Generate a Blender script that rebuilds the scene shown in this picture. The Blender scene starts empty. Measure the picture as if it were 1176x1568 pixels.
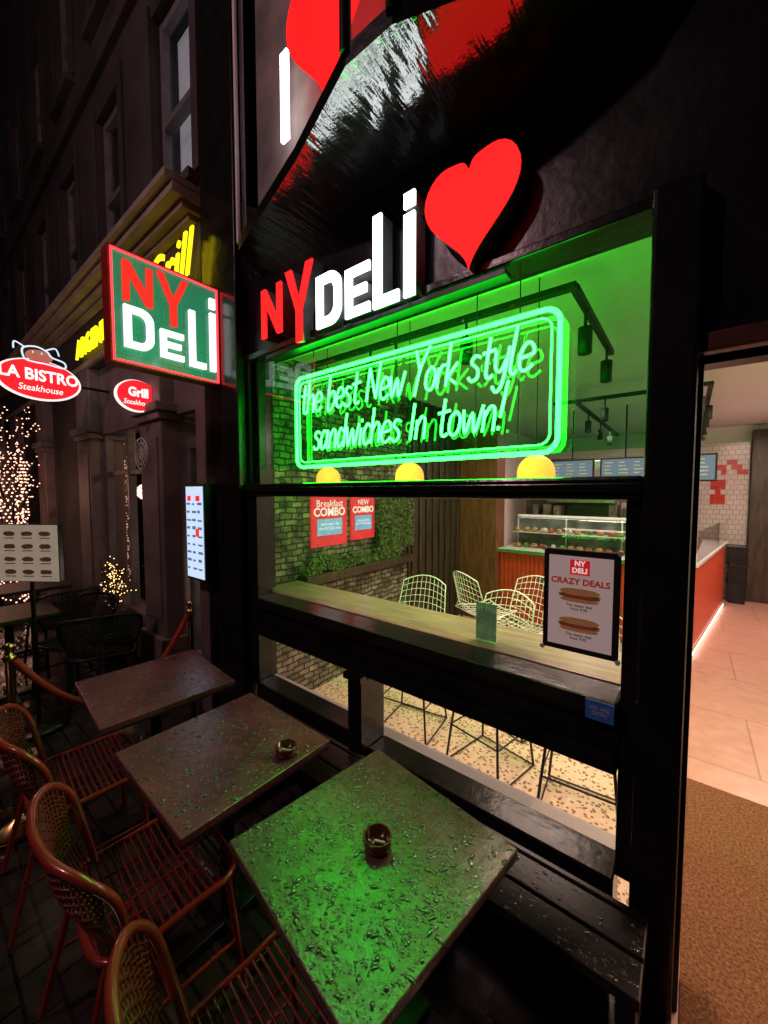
import bpy, math, random
from mathutils import Vector, Matrix
random.seed(7)
D2R=math.radians
scn=bpy.context.scene
COL=scn.collection

# ---------------------------------------------------------------- materials
def newmat(name):
    m=bpy.data.materials.new(name); m.use_nodes=True
    nt=m.node_tree; b=nt.nodes.get('Principled BSDF')
    return m,nt,b
def nosample(m):
    m.cycles.emission_sampling='NONE'; return m
def mat(name,col,rough=.5,metal=0.,emis=None,es=0.,nscale=12.,nvar=.25,bump=0.,bscale=60.,coat=0.,rvar=.0,spec=.5):
    m,nt,b=newmat(name)
    tc=nt.nodes.new('ShaderNodeTexCoord')
    n=nt.nodes.new('ShaderNodeTexNoise'); n.inputs['Scale'].default_value=nscale; n.inputs['Detail'].default_value=4
    nt.links.new(tc.outputs['Object'],n.inputs['Vector'])
    r=nt.nodes.new('ShaderNodeValToRGB')
    r.color_ramp.elements[0].position=.3; r.color_ramp.elements[1].position=.7
    c=Vector(col[:3])
    r.color_ramp.elements[0].color=(*(c*(1-nvar)),1); r.color_ramp.elements[1].color=(*[min(1,k*(1+nvar)) for k in c],1)
    nt.links.new(n.outputs['Fac'],r.inputs['Fac']); nt.links.new(r.outputs['Color'],b.inputs['Base Color'])
    b.inputs['Roughness'].default_value=rough; b.inputs['Metallic'].default_value=metal
    b.inputs['Specular IOR Level'].default_value=spec
    if coat: b.inputs['Coat Weight'].default_value=coat; b.inputs['Coat Roughness'].default_value=.08
    if rvar:
        mr=nt.nodes.new('ShaderNodeMapRange'); mr.inputs['To Min'].default_value=max(.02,rough-rvar); mr.inputs['To Max'].default_value=rough+rvar
        nt.links.new(n.outputs['Fac'],mr.inputs['Value']); nt.links.new(mr.outputs['Result'],b.inputs['Roughness'])
    if emis:
        b.inputs['Emission Color'].default_value=(*emis,1); b.inputs['Emission Strength'].default_value=es; nosample(m)
    if bump:
        n2=nt.nodes.new('ShaderNodeTexNoise'); n2.inputs['Scale'].default_value=bscale; n2.inputs['Detail'].default_value=3
        nt.links.new(tc.outputs['Object'],n2.inputs['Vector'])
        bp=nt.nodes.new('ShaderNodeBump'); bp.inputs['Strength'].default_value=bump; bp.inputs['Distance'].default_value=.01
        nt.links.new(n2.outputs['Fac'],bp.inputs['Height']); nt.links.new(bp.outputs['Normal'],b.inputs['Normal'])
    return m
def emit(name,col,s,sample=True):
    m,nt,b=newmat(name)
    b.inputs['Base Color'].default_value=(*[min(.3,k*.3) for k in col],1)
    b.inputs['Emission Color'].default_value=(*col,1); b.inputs['Emission Strength'].default_value=s
    b.inputs['Roughness'].default_value=.6; b.inputs['Specular IOR Level'].default_value=.1
    if not sample: nosample(m)
    return m
def glassmat(name,base=.05,mult=.7,tint=(1,1,1),rough=.015):
    m=bpy.data.materials.new(name); m.use_nodes=True; nt=m.node_tree; nt.nodes.clear()
    o=nt.nodes.new('ShaderNodeOutputMaterial'); mx=nt.nodes.new('ShaderNodeMixShader')
    t=nt.nodes.new('ShaderNodeBsdfTransparent'); t.inputs['Color'].default_value=(*tint,1)
    g=nt.nodes.new('ShaderNodeBsdfGlossy'); g.inputs['Roughness'].default_value=rough
    lw=nt.nodes.new('ShaderNodeLayerWeight'); lw.inputs['Blend'].default_value=.5
    p=nt.nodes.new('ShaderNodeMath'); p.operation='POWER'; p.inputs[1].default_value=4.
    a=nt.nodes.new('ShaderNodeMath'); a.operation='MULTIPLY_ADD'; a.inputs[1].default_value=mult; a.inputs[2].default_value=base
    nt.links.new(lw.outputs['Facing'],p.inputs[0]); nt.links.new(p.outputs[0],a.inputs[0])
    nt.links.new(a.outputs[0],mx.inputs[0]); nt.links.new(t.outputs[0],mx.inputs[1]); nt.links.new(g.outputs[0],mx.inputs[2])
    nt.links.new(mx.outputs[0],o.inputs['Surface'])
    return m
def brickmat(name,c1,c2,mortar,scale,rough=.7,bw=.5,rh=.25,msize=.02,bump=.5,axis='XZ',noise=.3,warp=0.,wet=0.):
    m,nt,b=newmat(name)
    tc=nt.nodes.new('ShaderNodeTexCoord'); sp=nt.nodes.new('ShaderNodeSeparateXYZ'); cb=nt.nodes.new('ShaderNodeCombineXYZ')
    src=tc.outputs['Object']
    if warp:
        wn=nt.nodes.new('ShaderNodeTexNoise'); wn.inputs['Scale'].default_value=7; nt.links.new(src,wn.inputs['Vector'])
        va=nt.nodes.new('ShaderNodeVectorMath'); va.operation='MULTIPLY_ADD'; va.inputs[1].default_value=(warp,)*3
        nt.links.new(wn.outputs['Color'],va.inputs[0]); nt.links.new(src,va.inputs[2]); src=va.outputs[0]
    nt.links.new(src,sp.inputs[0])
    nt.links.new(sp.outputs[axis[0]],cb.inputs[0]); nt.links.new(sp.outputs[axis[1]],cb.inputs[1])
    br=nt.nodes.new('ShaderNodeTexBrick'); br.inputs['Scale'].default_value=scale
    br.inputs['Color1'].default_value=(*c1,1); br.inputs['Color2'].default_value=(*c2,1); br.inputs['Mortar'].default_value=(*mortar,1)
    br.inputs['Mortar Size'].default_value=msize; br.inputs['Brick Width'].default_value=bw; br.inputs['Row Height'].default_value=rh
    nt.links.new(cb.outputs[0],br.inputs['Vector'])
    n=nt.nodes.new('ShaderNodeTexNoise'); n.inputs['Scale'].default_value=9; n.inputs['Detail'].default_value=6
    nt.links.new(tc.outputs['Object'],n.inputs['Vector'])
    cr=nt.nodes.new('ShaderNodeMapRange'); cr.inputs['From Min'].default_value=.3; cr.inputs['From Max'].default_value=.7
    nt.links.new(n.outputs['Fac'],cr.inputs['Value'])
    mx=nt.nodes.new('ShaderNodeMixRGB'); mx.blend_type='OVERLAY'; mx.inputs[0].default_value=noise
    nt.links.new(br.outputs['Color'],mx.inputs[1]); nt.links.new(cr.outputs[0],mx.inputs[2])
    nt.links.new(mx.outputs[0],b.inputs['Base Color'])
    b.inputs['Roughness'].default_value=rough
    if wet:
        n4=nt.nodes.new('ShaderNodeTexNoise'); n4.inputs['Scale'].default_value=2.2; nt.links.new(tc.outputs['Object'],n4.inputs['Vector'])
        mr=nt.nodes.new('ShaderNodeMapRange'); mr.inputs['From Min'].default_value=.45; mr.inputs['From Max'].default_value=.62; mr.inputs['To Min'].default_value=.05; mr.inputs['To Max'].default_value=rough
        nt.links.new(n4.outputs['Fac'],mr.inputs['Value']); nt.links.new(mr.outputs[0],b.inputs['Roughness'])
    bp=nt.nodes.new('ShaderNodeBump'); bp.inputs['Strength'].default_value=bump; bp.inputs['Distance'].default_value=.006; bp.invert=True
    nt.links.new(br.outputs['Fac'],bp.inputs['Height']); nt.links.new(bp.outputs['Normal'],b.inputs['Normal'])
    return m
def plankmat(name,c1,c2,scale,axis='X',rough=.45):
    m,nt,b=newmat(name)
    tc=nt.nodes.new('ShaderNodeTexCoord'); mp=nt.nodes.new('ShaderNodeMapping')
    nt.links.new(tc.outputs['Object'],mp.inputs[0])
    mp.inputs['Scale'].default_value={'X':(scale*.12,scale,scale),'Z':(scale,scale,scale*.12),'Y':(scale,scale*.12,scale)}[axis]
    n=nt.nodes.new('ShaderNodeTexNoise'); n.inputs['Scale'].default_value=4; n.inputs['Detail'].default_value=7; n.inputs['Distortion'].default_value=.6
    nt.links.new(mp.outputs[0],n.inputs['Vector'])
    r=nt.nodes.new('ShaderNodeValToRGB'); r.color_ramp.elements[0].color=(*c1,1); r.color_ramp.elements[1].color=(*c2,1)
    r.color_ramp.elements[0].position=.35; r.color_ramp.elements[1].position=.65
    nt.links.new(n.outputs['Fac'],r.inputs[0]); nt.links.new(r.outputs[0],b.inputs['Base Color'])
    b.inputs['Roughness'].default_value=rough
    return m

M={}
M['black']=mat('black_gloss_paint',(.011,.012,.011),.22,nscale=6,bump=.15,bscale=25,rvar=.08)
M['blackm']=mat('black_matt',(.012,.012,.012),.6)
M['wall']=mat('black_wall_paint',(.007,.007,.007),.30,nscale=4,bump=.22,bscale=14,rvar=.1,spec=.4)
M['glass']=glassmat('window_glass',.06,.85)
M['glass_haze']=glassmat('green_haze_glass',.05,.75,(.30,.88,.44))  # tint holds the green neon haze as colour
M['glassd']=glassmat('dark_window_glass',.12,.8)
M['water']=mat('rain_water',(.05,.045,.045),.03,nvar=0.,spec=1.,coat=1.)
M['white']=mat('white_paint',(.70,.68,.66),.5,nvar=.04)
M['ceil']=mat('ceiling_paint',(.66,.60,.58),.75,nvar=.03)
M['neong']=emit('green_neon_tube',(.006,1,.017),42)
M['neont']=emit('green_neon_text_tube',(.014,1,.034),27)
M['red']=emit('red_lit_letter',(1,.012,.012),2.0)
M['heart']=emit('red_lit_heart',(1,.010,.010),2.2)
M['whitelit']=emit('white_lit_letter',(.93,1,.98),4.5)
M['redb']=emit('red_board_letter',(1,.03,.02),.95)
M['whiteb']=emit('white_board_letter',(.92,1,.97),1.3)
M['redneon']=emit('red_neon_border',(1,.03,.05),3)
M['yellow']=emit('yellow_neon',(1,.78,.01),1.7)
M['pend']=emit('pendant_lamp_glow',(1,.52,.07),1.1)
M['metalr']=mat('red_brown_tube',(.38,.036,.026),.25,nvar=.15,metal=.05,coat=.8)
M['strap']=mat('woven_strap',(.20,.024,.022),.30,nvar=.3,bump=.3,bscale=150,coat=.3)
M['brass']=mat('brass',(.65,.42,.16),.25,metal=1.,nvar=.1)
M['steel']=mat('dark_steel',(.04,.04,.045),.35,metal=.8)
M['chrome']=mat('white_wire',(.8,.78,.74),.35,nvar=.05)
M['rope']=mat('red_velvet_rope',(.45,.015,.02),.7,nvar=.3,bump=.3,bscale=120)
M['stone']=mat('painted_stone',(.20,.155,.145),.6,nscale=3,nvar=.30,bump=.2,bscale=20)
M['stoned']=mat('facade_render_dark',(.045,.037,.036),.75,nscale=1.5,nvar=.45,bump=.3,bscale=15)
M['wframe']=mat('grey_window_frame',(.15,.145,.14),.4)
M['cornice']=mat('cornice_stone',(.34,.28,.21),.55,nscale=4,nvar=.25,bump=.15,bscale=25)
M['orange']=mat('orange_red_counter',(.62,.075,.03),.4,nvar=.08)
M['whitetop']=mat('white_counter_top',(.8,.8,.78),.25,nvar=.03)
M['darkwood']=plankmat('dark_wood_panel',(.030,.022,.015),(.080,.054,.038),6,'Z')
M['redwood']=plankmat('red_brown_wood_panel',(.14,.05,.025),(.24,.10,.05),6,'Z')
M['oak']=plankmat('oak_bar_top',(.20,.14,.10),(.33,.24,.165),8,'X',.28)
M['deck']=plankmat('dark_deck_board',(.012,.012,.012),(.026,.024,.023),10,'X',.25)
M['ind']=brickmat('pale_brick',(.28,.25,.18),(.12,.11,.08),(.032,.032,.024),3.9,axis='YZ',noise=.9,warp=.05,bw=.45,rh=.2,msize=.03)
M['tile']=brickmat('white_wall_tile',(.62,.54,.50),(.56,.48,.45),(.28,.22,.2),6,bw=.5,rh=.5,axis='XZ',noise=.05,rough=.2,msize=.02)
M['boardface']=brickmat('sign_tile_face',(.02,.12,.07),(.018,.10,.06),(.004,.02,.012),3.6,bw=.5,rh=.5,axis='YZ',noise=.1,rough=.12,msize=.012)  # green neon light on white tiles put into base and glow colour
bb=M['boardface'].node_tree.nodes['Principled BSDF']; bb.inputs['Emission Color'].default_value=(.03,.24,.12,1); bb.inputs['Emission Strength'].default_value=.7; nosample(M['boardface'])
M['pinkfloor']=brickmat('pink_floor_tile',(.60,.33,.25),(.56,.305,.23),(.36,.20,.15),1.1,bw=.9,rh=.9,axis='XY',noise=.12,rough=.3,msize=.006,bump=.1)
M['mat']=mat('coir_door_mat',(.27,.11,.045),.95,nscale=90,nvar=.6,bump=1.,bscale=260)

def terrazzo():
    m,nt,b=newmat('cream_terrazzo')
    tc=nt.nodes.new('ShaderNodeTexCoord'); v=nt.nodes.new('ShaderNodeTexVoronoi'); v.inputs['Scale'].default_value=38
    nt.links.new(tc.outputs['Object'],v.inputs['Vector'])
    n=nt.nodes.new('ShaderNodeTexNoise'); n.inputs['Scale'].default_value=45; nt.links.new(tc.outputs['Object'],n.inputs['Vector'])
    ad=nt.nodes.new('ShaderNodeMath'); ad.operation='MULTIPLY_ADD'; ad.inputs[1].default_value=.8
    nt.links.new(n.outputs['Fac'],ad.inputs[0]); nt.links.new(v.outputs['Distance'],ad.inputs[2])
    r=nt.nodes.new('ShaderNodeValToRGB'); r.color_ramp.elements[0].position=.69; r.color_ramp.elements[0].color=(.27,.14,.075,1)
    r.color_ramp.elements[1].position=.80; r.color_ramp.elements[1].color=(.80,.60,.44,1)
    nt.links.new(ad.outputs[0],r.inputs[0]); nt.links.new(r.outputs[0],b.inputs['Base Color']); b.inputs['Roughness'].default_value=.35
    return m
M['terrazzo']=terrazzo()

def wettable(name,c):
    m,nt,b=newmat(name)
    tc=nt.nodes.new('ShaderNodeTexCoord')
    def noise(s,d=3):
        n=nt.nodes.new('ShaderNodeTexNoise'); n.inputs['Scale'].default_value=s; n.inputs['Detail'].default_value=d; nt.links.new(tc.outputs['Object'],n.inputs['Vector']); return n
    n=noise(6,6)
    r=nt.nodes.new('ShaderNodeValToRGB'); r.color_ramp.elements[0].position=.35; r.color_ramp.elements[1].position=.65
    r.color_ramp.elements[0].color=(c[0]*.65,c[1]*.65,c[2]*.65,1); r.color_ramp.elements[1].color=(c[0]*1.2,c[1]*1.2,c[2]*1.2,1)
    nt.links.new(n.outputs['Fac'],r.inputs[0]); nt.links.new(r.outputs[0],b.inputs['Base Color'])
    f=noise(150,3); f2=noise(34,3)
    ad=nt.nodes.new('ShaderNodeMath'); ad.operation='MULTIPLY_ADD'; ad.inputs[1].default_value=1.6
    nt.links.new(f2.outputs['Fac'],ad.inputs[0]); nt.links.new(f.outputs['Fac'],ad.inputs[2])
    bp=nt.nodes.new('ShaderNodeBump'); bp.inputs['Strength'].default_value=.6; bp.inputs['Distance'].default_value=.0022
    nt.links.new(ad.outputs[0],bp.inputs['Height']); nt.links.new(bp.outputs['Normal'],b.inputs['Normal']); nt.links.new(bp.outputs['Normal'],b.inputs['Coat Normal'])
    n2=noise(14,3)
    st=nt.nodes.new('ShaderNodeMapRange'); st.inputs['From Min'].default_value=.40; st.inputs['From Max'].default_value=.60; st.inputs['To Min'].default_value=.14; st.inputs['To Max'].default_value=.38
    nt.links.new(n2.outputs['Fac'],st.inputs['Value']); nt.links.new(st.outputs[0],b.inputs['Roughness'])
    b.inputs['Coat Weight'].default_value=.8; b.inputs['Coat Roughness'].default_value=.09
    return m
M['tab']=wettable('wet_table_top',(.155,.078,.080))
M['tab_streetlit']=wettable('wet_table_top_streetlit',(.19,.040,.075))  # same table top, mauve street light put into its base colour

def wetsoffit():
    m,nt,b=newmat('wet_gloss_soffit')
    b.inputs['Base Color'].default_value=(.012,.012,.012,1); b.inputs['Roughness'].default_value=.11; b.inputs['Specular IOR Level'].default_value=1.
    b.inputs['Coat Weight'].default_value=.9; b.inputs['Coat Roughness'].default_value=.08; b.inputs['Coat IOR'].default_value=1.8
    tc=nt.nodes.new('ShaderNodeTexCoord'); mp=nt.nodes.new('ShaderNodeMapping'); mp.inputs['Scale'].default_value=(15,3,1)
    nt.links.new(tc.outputs['Object'],mp.inputs[0])
    n=nt.nodes.new('ShaderNodeTexNoise'); n.inputs['Scale'].default_value=1.4; n.inputs['Detail'].default_value=2; nt.links.new(mp.outputs[0],n.inputs['Vector'])
    n3=nt.nodes.new('ShaderNodeTexNoise'); n3.inputs['Scale'].default_value=90; nt.links.new(tc.outputs['Object'],n3.inputs['Vector'])
    ad=nt.nodes.new('ShaderNodeMath'); ad.operation='MULTIPLY_ADD'; ad.inputs[1].default_value=.08; nt.links.new(n3.outputs['Fac'],ad.inputs[0]); nt.links.new(n.outputs['Fac'],ad.inputs[2])
    bp=nt.nodes.new('ShaderNodeBump'); bp.inputs['Strength'].default_value=.34; bp.inputs['Distance'].default_value=.020
    nt.links.new(ad.outputs[0],bp.inputs['Height']); nt.links.new(bp.outputs[0],b.inputs['Normal']); nt.links.new(bp.outputs[0],b.inputs['Coat Normal'])
    return m
M['soffit']=wetsoffit()

# ---------------------------------------------------------------- geometry helpers
def root(name,loc=(0,0,0),rz=0.):
    e=bpy.data.objects.new(name,None); e.empty_display_size=.1; COL.objects.link(e); e.location=loc; e.rotation_euler=(0,0,rz); return e
def addmesh(name,verts,faces,m,parent=None,smooth=False):
    me=bpy.data.meshes.new(name); me.from_pydata([tuple(v) for v in verts],[],faces); me.update()
    if smooth:
        for p in me.polygons: p.use_smooth=True
    o=bpy.data.objects.new(name,me); COL.objects.link(o); me.materials.append(M[m] if isinstance(m,str) else m)
    if parent: o.parent=parent
    return o
def box(name,x0,x1,y0,y1,z0,z1,m,parent=None,bev=.004):
    return boxes(name,[(x0,x1,y0,y1,z0,z1)],m,parent,bev)
def boxes(name,lst,m,parent=None,bev=0):
    V=[];F=[]
    for (x0,x1,y0,y1,z0,z1) in lst:
        k=len(V); V+=[(x,y,z) for x in (x0,x1) for y in (y0,y1) for z in (z0,z1)]
        F+=[tuple(k+i for i in q) for q in [(0,1,3,2),(4,6,7,5),(0,4,5,1),(2,3,7,6),(0,2,6,4),(1,5,7,3)]]
    o=addmesh(name,V,F,m,parent)
    if bev:
        b=o.modifiers.new('b','BEVEL'); b.width=bev; b.segments=2
    return o
def tubes(name,polys,r,m,parent=None,cyc=False,res=2):
    c=bpy.data.curves.new(name,'CURVE'); c.dimensions='3D'; c.bevel_depth=r; c.bevel_resolution=res; c.use_fill_caps=True
    for pts in polys:
        s=c.splines.new('POLY'); s.points.add(len(pts)-1)
        for i,p in enumerate(pts): s.points[i].co=(*p,1)
        s.use_cyclic_u=cyc
    o=bpy.data.objects.new(name,c); COL.objects.link(o); c.materials.append(M[m] if isinstance(m,str) else m)
    if parent:o.parent=parent
    return o
def cat(pts,n=5,closed=False):
    pts=[Vector(p) for p in pts]; out=[]; N=len(pts)
    if N<3 and not closed: return pts
    for i in range(N if closed else N-1):
        g=(lambda k: pts[k%N]) if closed else (lambda k: pts[max(0,min(N-1,k))])
        a,b,c,d=g(i-1),g(i),g(i+1),g(i+2)
        for j in range(n):
            t=j/n; out.append(.5*((2*b)+(c-a)*t+(2*a-5*b+4*c-d)*t*t+(3*b-a-3*c+d)*t**3))
    if not closed: out.append(pts[-1])
    return out
def lathe(name,prof,m,parent=None,seg=28,loc=(0,0,0)):
    V=[];F=[]
    for i in range(seg):
        a=2*math.pi*i/seg
        for r,z in prof: V.append((r*math.cos(a)+loc[0],r*math.sin(a)+loc[1],z+loc[2]))
    n=len(prof)
    for i in range(seg):
        for j in range(n-1):
            a=i*n+j;b=((i+1)%seg)*n+j
            F.append((a,b,b+1,a+1))
    return addmesh(name,V,F,m,parent,True)
ROT={'F':(D2R(90),0,0),'B':(D2R(90),0,D2R(90)),'U':(0,0,0)}
def flat(name,outs,m,origin,face,parent=None,depth=.01):
    c=bpy.data.curves.new(name,'CURVE'); c.dimensions='2D'; c.fill_mode='BOTH'; c.extrude=depth
    for pts in outs:
        s=c.splines.new('POLY'); s.points.add(len(pts)-1)
        for i,p in enumerate(pts): s.points[i].co=(p[0],p[1],0,1)
        s.use_cyclic_u=True
    o=bpy.data.objects.new(name,c); COL.objects.link(o); c.materials.append(M[m] if isinstance(m,str) else m)
    o.location=origin; o.rotation_euler=ROT[face]
    if parent:o.parent=parent
    return o
def text(name,body,size,m,origin,face,parent=None,align='CENTER',sx=1.,ext=.001,bold=0.,shear=0.):
    c=bpy.data.curves.new(name,'FONT'); c.body=body; c.size=size; c.align_x=align; c.align_y='CENTER'; c.extrude=ext; c.offset=bold; c.shear=shear
    c.resolution_u=3
    o=bpy.data.objects.new(name,c); COL.objects.link(o); c.materials.append(M[m] if isinstance(m,str) else m)
    o.location=origin; o.rotation_euler=ROT[face]; o.scale=(sx,1,1)
    if parent:o.parent=parent
    return o
def glyph(ch,w,h,s):
    a=s; b=s
    if ch=='N': return [[(0,0),(a,0),(a,h*.66),(w-a,0),(w,0),(w,h),(w-a,h),(w-a,h*.34),(a,h),(0,h)]]
    if ch=='Y': return [[(w/2-a/2,0),(w/2+a/2,0),(w/2+a/2,h*.42),(w,h),(w-a*1.1,h),(w/2,h*.55),(a*1.1,h),(0,h),(w/2-a/2,h*.42)]]
    if ch=='D':
        T=[i*math.pi/16 for i in range(9)]
        o=[(0,0)]+[(w*.55+.45*w*math.sin(t),h*.3-h*.3*math.cos(t)) for t in T]+[(w*.55+.45*w*math.cos(t),h*.7+h*.3*math.sin(t)) for t in T]+[(0,h)]
        iw=w-2*a; ih=h-2*b
        q=[(a,b)]+[(a+iw*.5+iw*.5*math.sin(t),b+ih*.28-ih*.28*math.cos(t)) for t in T]+[(a+iw*.5+iw*.5*math.cos(t),b+ih*.72+ih*.28*math.sin(t)) for t in T]+[(a,b+ih)]
        return [o,q]
    if ch=='E': return [[(0,0),(w,0),(w,b),(a,b),(a,h/2-b/2),(w*.88,h/2-b/2),(w*.88,h/2+b/2),(a,h/2+b/2),(a,h-b),(w,h-b),(w,h),(0,h)]]
    if ch=='L': return [[(0,0),(w,0),(w,b),(a,b),(a,h),(0,h)]]
    if ch=='i': return [[(0,0),(w,0),(w,h*.80),(0,h*.80)],[(0,h*.86),(w,h*.86),(w,h),(0,h)]]
def heartpts(w,h,n=56):
    P=[]
    for i in range(n):
        t=2*math.pi*i/n
        x=16*math.sin(t)**3; y=13*math.cos(t)-5*math.cos(2*t)-2*math.cos(3*t)-math.cos(4*t)
        if y>3: y+=2.6*math.exp(-(x/3.5)**2)
        P.append((x/32*w,(y+17)/29*h))
    return P
def light(name,typ,loc,energy,col,parent=None,size=.3,sy=None,rot=(0,0,0)):
    l=bpy.data.lights.new(name,typ); l.energy=energy; l.color=col
    if typ=='AREA':
        l.size=size
        if sy: l.shape='RECTANGLE'; l.size_y=sy
    elif typ in('POINT','SPOT'): l.shadow_soft_size=size
    o=bpy.data.objects.new(name,l); COL.objects.link(o); o.location=loc; o.rotation_euler=rot
    if parent:o.parent=parent
    return o
def raindrops(name,x0,x1,y0,y1,z,count,parent,rmax=.0065,mean=.0012):
    V=[];F=[]
    for i in range(count):
        px=random.uniform(x0,x1); py=random.uniform(y0,y1)
        if math.sin(px*13+1)*math.sin(py*11+2)>.35 and random.random()<.6: continue
        r=min(rmax,.0011+random.expovariate(1/mean)); st=random.uniform(1,2.4) if r>.002 else 1.; an=random.uniform(0,6.28); hh=r*.45
        k=len(V); ca,sa=math.cos(an),math.sin(an); n=9
        for rr,zz in ((1,0),(.85,.5),(.5,.87)):
            for q in range(n):
                t=2*math.pi*q/n; wob=1+.22*math.sin(3*t+i) if r>.0025 else 1
                lx=rr*r*st*wob*math.cos(t); ly=rr*r*wob*math.sin(t)
                V.append((px+lx*ca-ly*sa,py+lx*sa+ly*ca,z+.0002+hh*zz))
        V.append((px,py,z+.0002+hh))
        for lvl in range(2):
            for q in range(n): F.append((k+lvl*n+q,k+lvl*n+(q+1)%n,k+(lvl+1)*n+(q+1)%n,k+(lvl+1)*n+q))
        for q in range(n): F.append((k+2*n+q,k+2*n+(q+1)%n,k+3*n))
    return addmesh(name,V,F,'water',parent,True)

# ---------------------------------------------------------------- world
w=bpy.data.worlds.new("World"); scn.world=w; w.use_nodes=True
nt=w.node_tree; bg=nt.nodes['Background']; sk=nt.nodes.new('ShaderNodeTexSky'); sk.sky_type='NISHITA'; sk.sun_disc=False
sk.sun_elevation=D2R(-4); sk.sun_rotation=D2R(200); nt.links.new(sk.outputs[0],bg.inputs[0]); bg.inputs[1].default_value=.03
sun=light('moon','SUN',(0,-5,10),.01,(1,.9,.8),rot=(D2R(50),0,D2R(-20))); sun.data.angle=D2R(5)

# ---------------------------------------------------------------- ground
M['pave']=brickmat('wet_street_clinker',(.045,.034,.03),(.026,.021,.019),(.008,.008,.008),5,bw=1.,rh=.5,axis='XY',rough=.32,msize=.03,bump=.6,noise=.5,wet=1)
g=addmesh('ground',[(-120,-120,-.02),(120,-120,-.02),(120,120,-.02),(-120,120,-.02)],[(0,1,2,3)],'pave')

# ---------------------------------------------------------------- deli building
B=root('deli_building')
boxes('facade_wall',[(-2.5,.01,1.60,1.8,2.76,3.40),(.01,1.9,1.601,1.8,2.23,7.5),(-2.5,.01,1.602,1.8,3.40,7.5)],'wall',B)
box('left_pier',-2.96,-2.5,1.50,1.8,-.02,7.5,'black',B,.01)
box('right_post',-.12,.01,1.52,1.72,-.02,2.76,'black',B,.012)
box('right_wall',1.15,1.9,1.603,1.8,-.02,2.23,'black',B)
boxes('window_head',[(-2.5,-.12,1.56,1.7,2.72,2.76)],'black',B,.006)
boxes('right_inner_stile',[(-.17,-.12,1.57,1.69,0.40,1.77)],'black',B,.004)
box('transom_rail',-2.5,-.12,1.535,1.70,1.77,1.855,'black',B,.012)
box('transom_drip',-2.5,-.12,1.52,1.535,1.80,1.83,'black',B,.004)
boxes('upper_left_stile',[(-2.5,-2.46,1.57,1.68,1.855,2.72)],'black',B,.004)
boxes('upper_mullion',[(-2.42,-2.395,1.60,1.66,1.855,2.72)],'black',B,.003)
boxes('lower_left_stile',[(-2.5,-2.385,1.56,1.69,.40,1.77)],'black',B,.006)
box('sill_rail_top',-2.385,-.17,1.52,1.69,.99,1.06,'black',B,.012)
box('sill_rail_mid',-2.385,-.17,1.56,1.69,.86,.99,'black',B,.008)
box('sill_rail_low',-2.385,-.17,1.535,1.69,.79,.86,'black',B,.012)
box('sill_moulding',-2.385,-.17,1.555,1.56,.90,.955,'black',B,.003)
box('middle_post',-1.43,-1.335,1.48,1.69,-.02,.79,'black',B,.01)
box('middle_post_cap',-1.445,-1.32,1.46,1.52,.79,.825,'black',B,.006)
box('bottom_rail_l',-2.385,-1.43,1.54,1.69,-.02,.44,'black',B,.008)
box('bottom_rail_r',-1.335,-.17,1.54,1.69,-.02,.40,'black',B,.008)
def pane(name,x0,x1,y,z0,z1,m,parent): return addmesh(name,[(x0,y,z0),(x1,y,z0),(x1,y,z1),(x0,y,z1)],[(0,1,2,3)],m,parent)
pane('upper_glass',-2.46,-.12,1.62,1.855,2.72,'glass',B)
pane('lower_glass',-2.385,-.17,1.62,1.06,1.77,'glass',B)
pane('kick_glass_l',-2.385,-1.43,1.62,.44,.79,'glass',B)
pane('kick_glass_r',-1.335,-.17,1.62,.40,.79,'glass',B)
box('door_head',.01,1.15,1.56,1.72,2.23,2.29,mat('door_head_paint',(.09,.03,.02),.4),B,.006)
box('door_jamb_strip',.01,.025,1.60,1.72,-.0,2.23,'steel',B,.003)
OR=[(-2.42,1.60),(-2.33,1.43),(-1.52,1.234),(-1.04,1.084),(-.83,1.09),(-.63,1.167),(-.30,1.33),(.0,1.60)]
n=len(OR)
addmesh('oriel_soffit',[(x,y,3.36) for x,y in OR],[tuple(range(n-1,-1,-1))],'soffit',B)
V=[];F=[]
for i,(x,y) in enumerate(OR): V+=[(x,y,3.36),(x,y,3.43)]
for i in range(n-1): F.append((2*i,2*i+2,2*i+3,2*i+1))
addmesh('oriel_base_band',V,F,'black',B)
V=[]
for i,(x,y) in enumerate(OR): V+=[(x,y+.02,3.43),(x,y+.02,7.0)]
addmesh('oriel_glass',V,[(2*i,2*i+2,2*i+3,2*i+1) for i in (1,2,3,4)],'glassd',B)
addmesh('oriel_panel',V,[(2*i,2*i+2,2*i+3,2*i+1) for i in (0,5,6)],'black',B)
tubes('oriel_mullions',[[(x,y,3.4),(x,y,7.0)] for x,y in [OR[3],OR[4]]],.022,'black',B)
tubes('oriel_corner_post',[[(OR[1][0],OR[1][1],3.4),(OR[1][0],OR[1][1],7.0)]],.013,'white',B)
addmesh('oriel_back_curtain',[(-2.3,1.56,3.43),(-.1,1.56,3.43),(-.1,1.56,7),(-2.3,1.56,7)],[(0,1,2,3)],mat('oriel_curtain',(.26,.20,.19),.8,nscale=3,nvar=.6,emis=(1,.7,.65),es=.025),B)
flat('oriel_lit_heart',[heartpts(.58,.70)],'heart',(-1.48,1.40,3.74),'F',B,.01)
flat('oriel_lit_bar',[[(0,0),(.06,0),(.06,.48),(0,.48)]],'whitelit',(-1.92,1.47,3.82),'F',B,.01)
S=root('deli_letter_sign')
M['lbody']=mat('letter_return_metal',(.30,.30,.30),.35,metal=.2)
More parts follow.
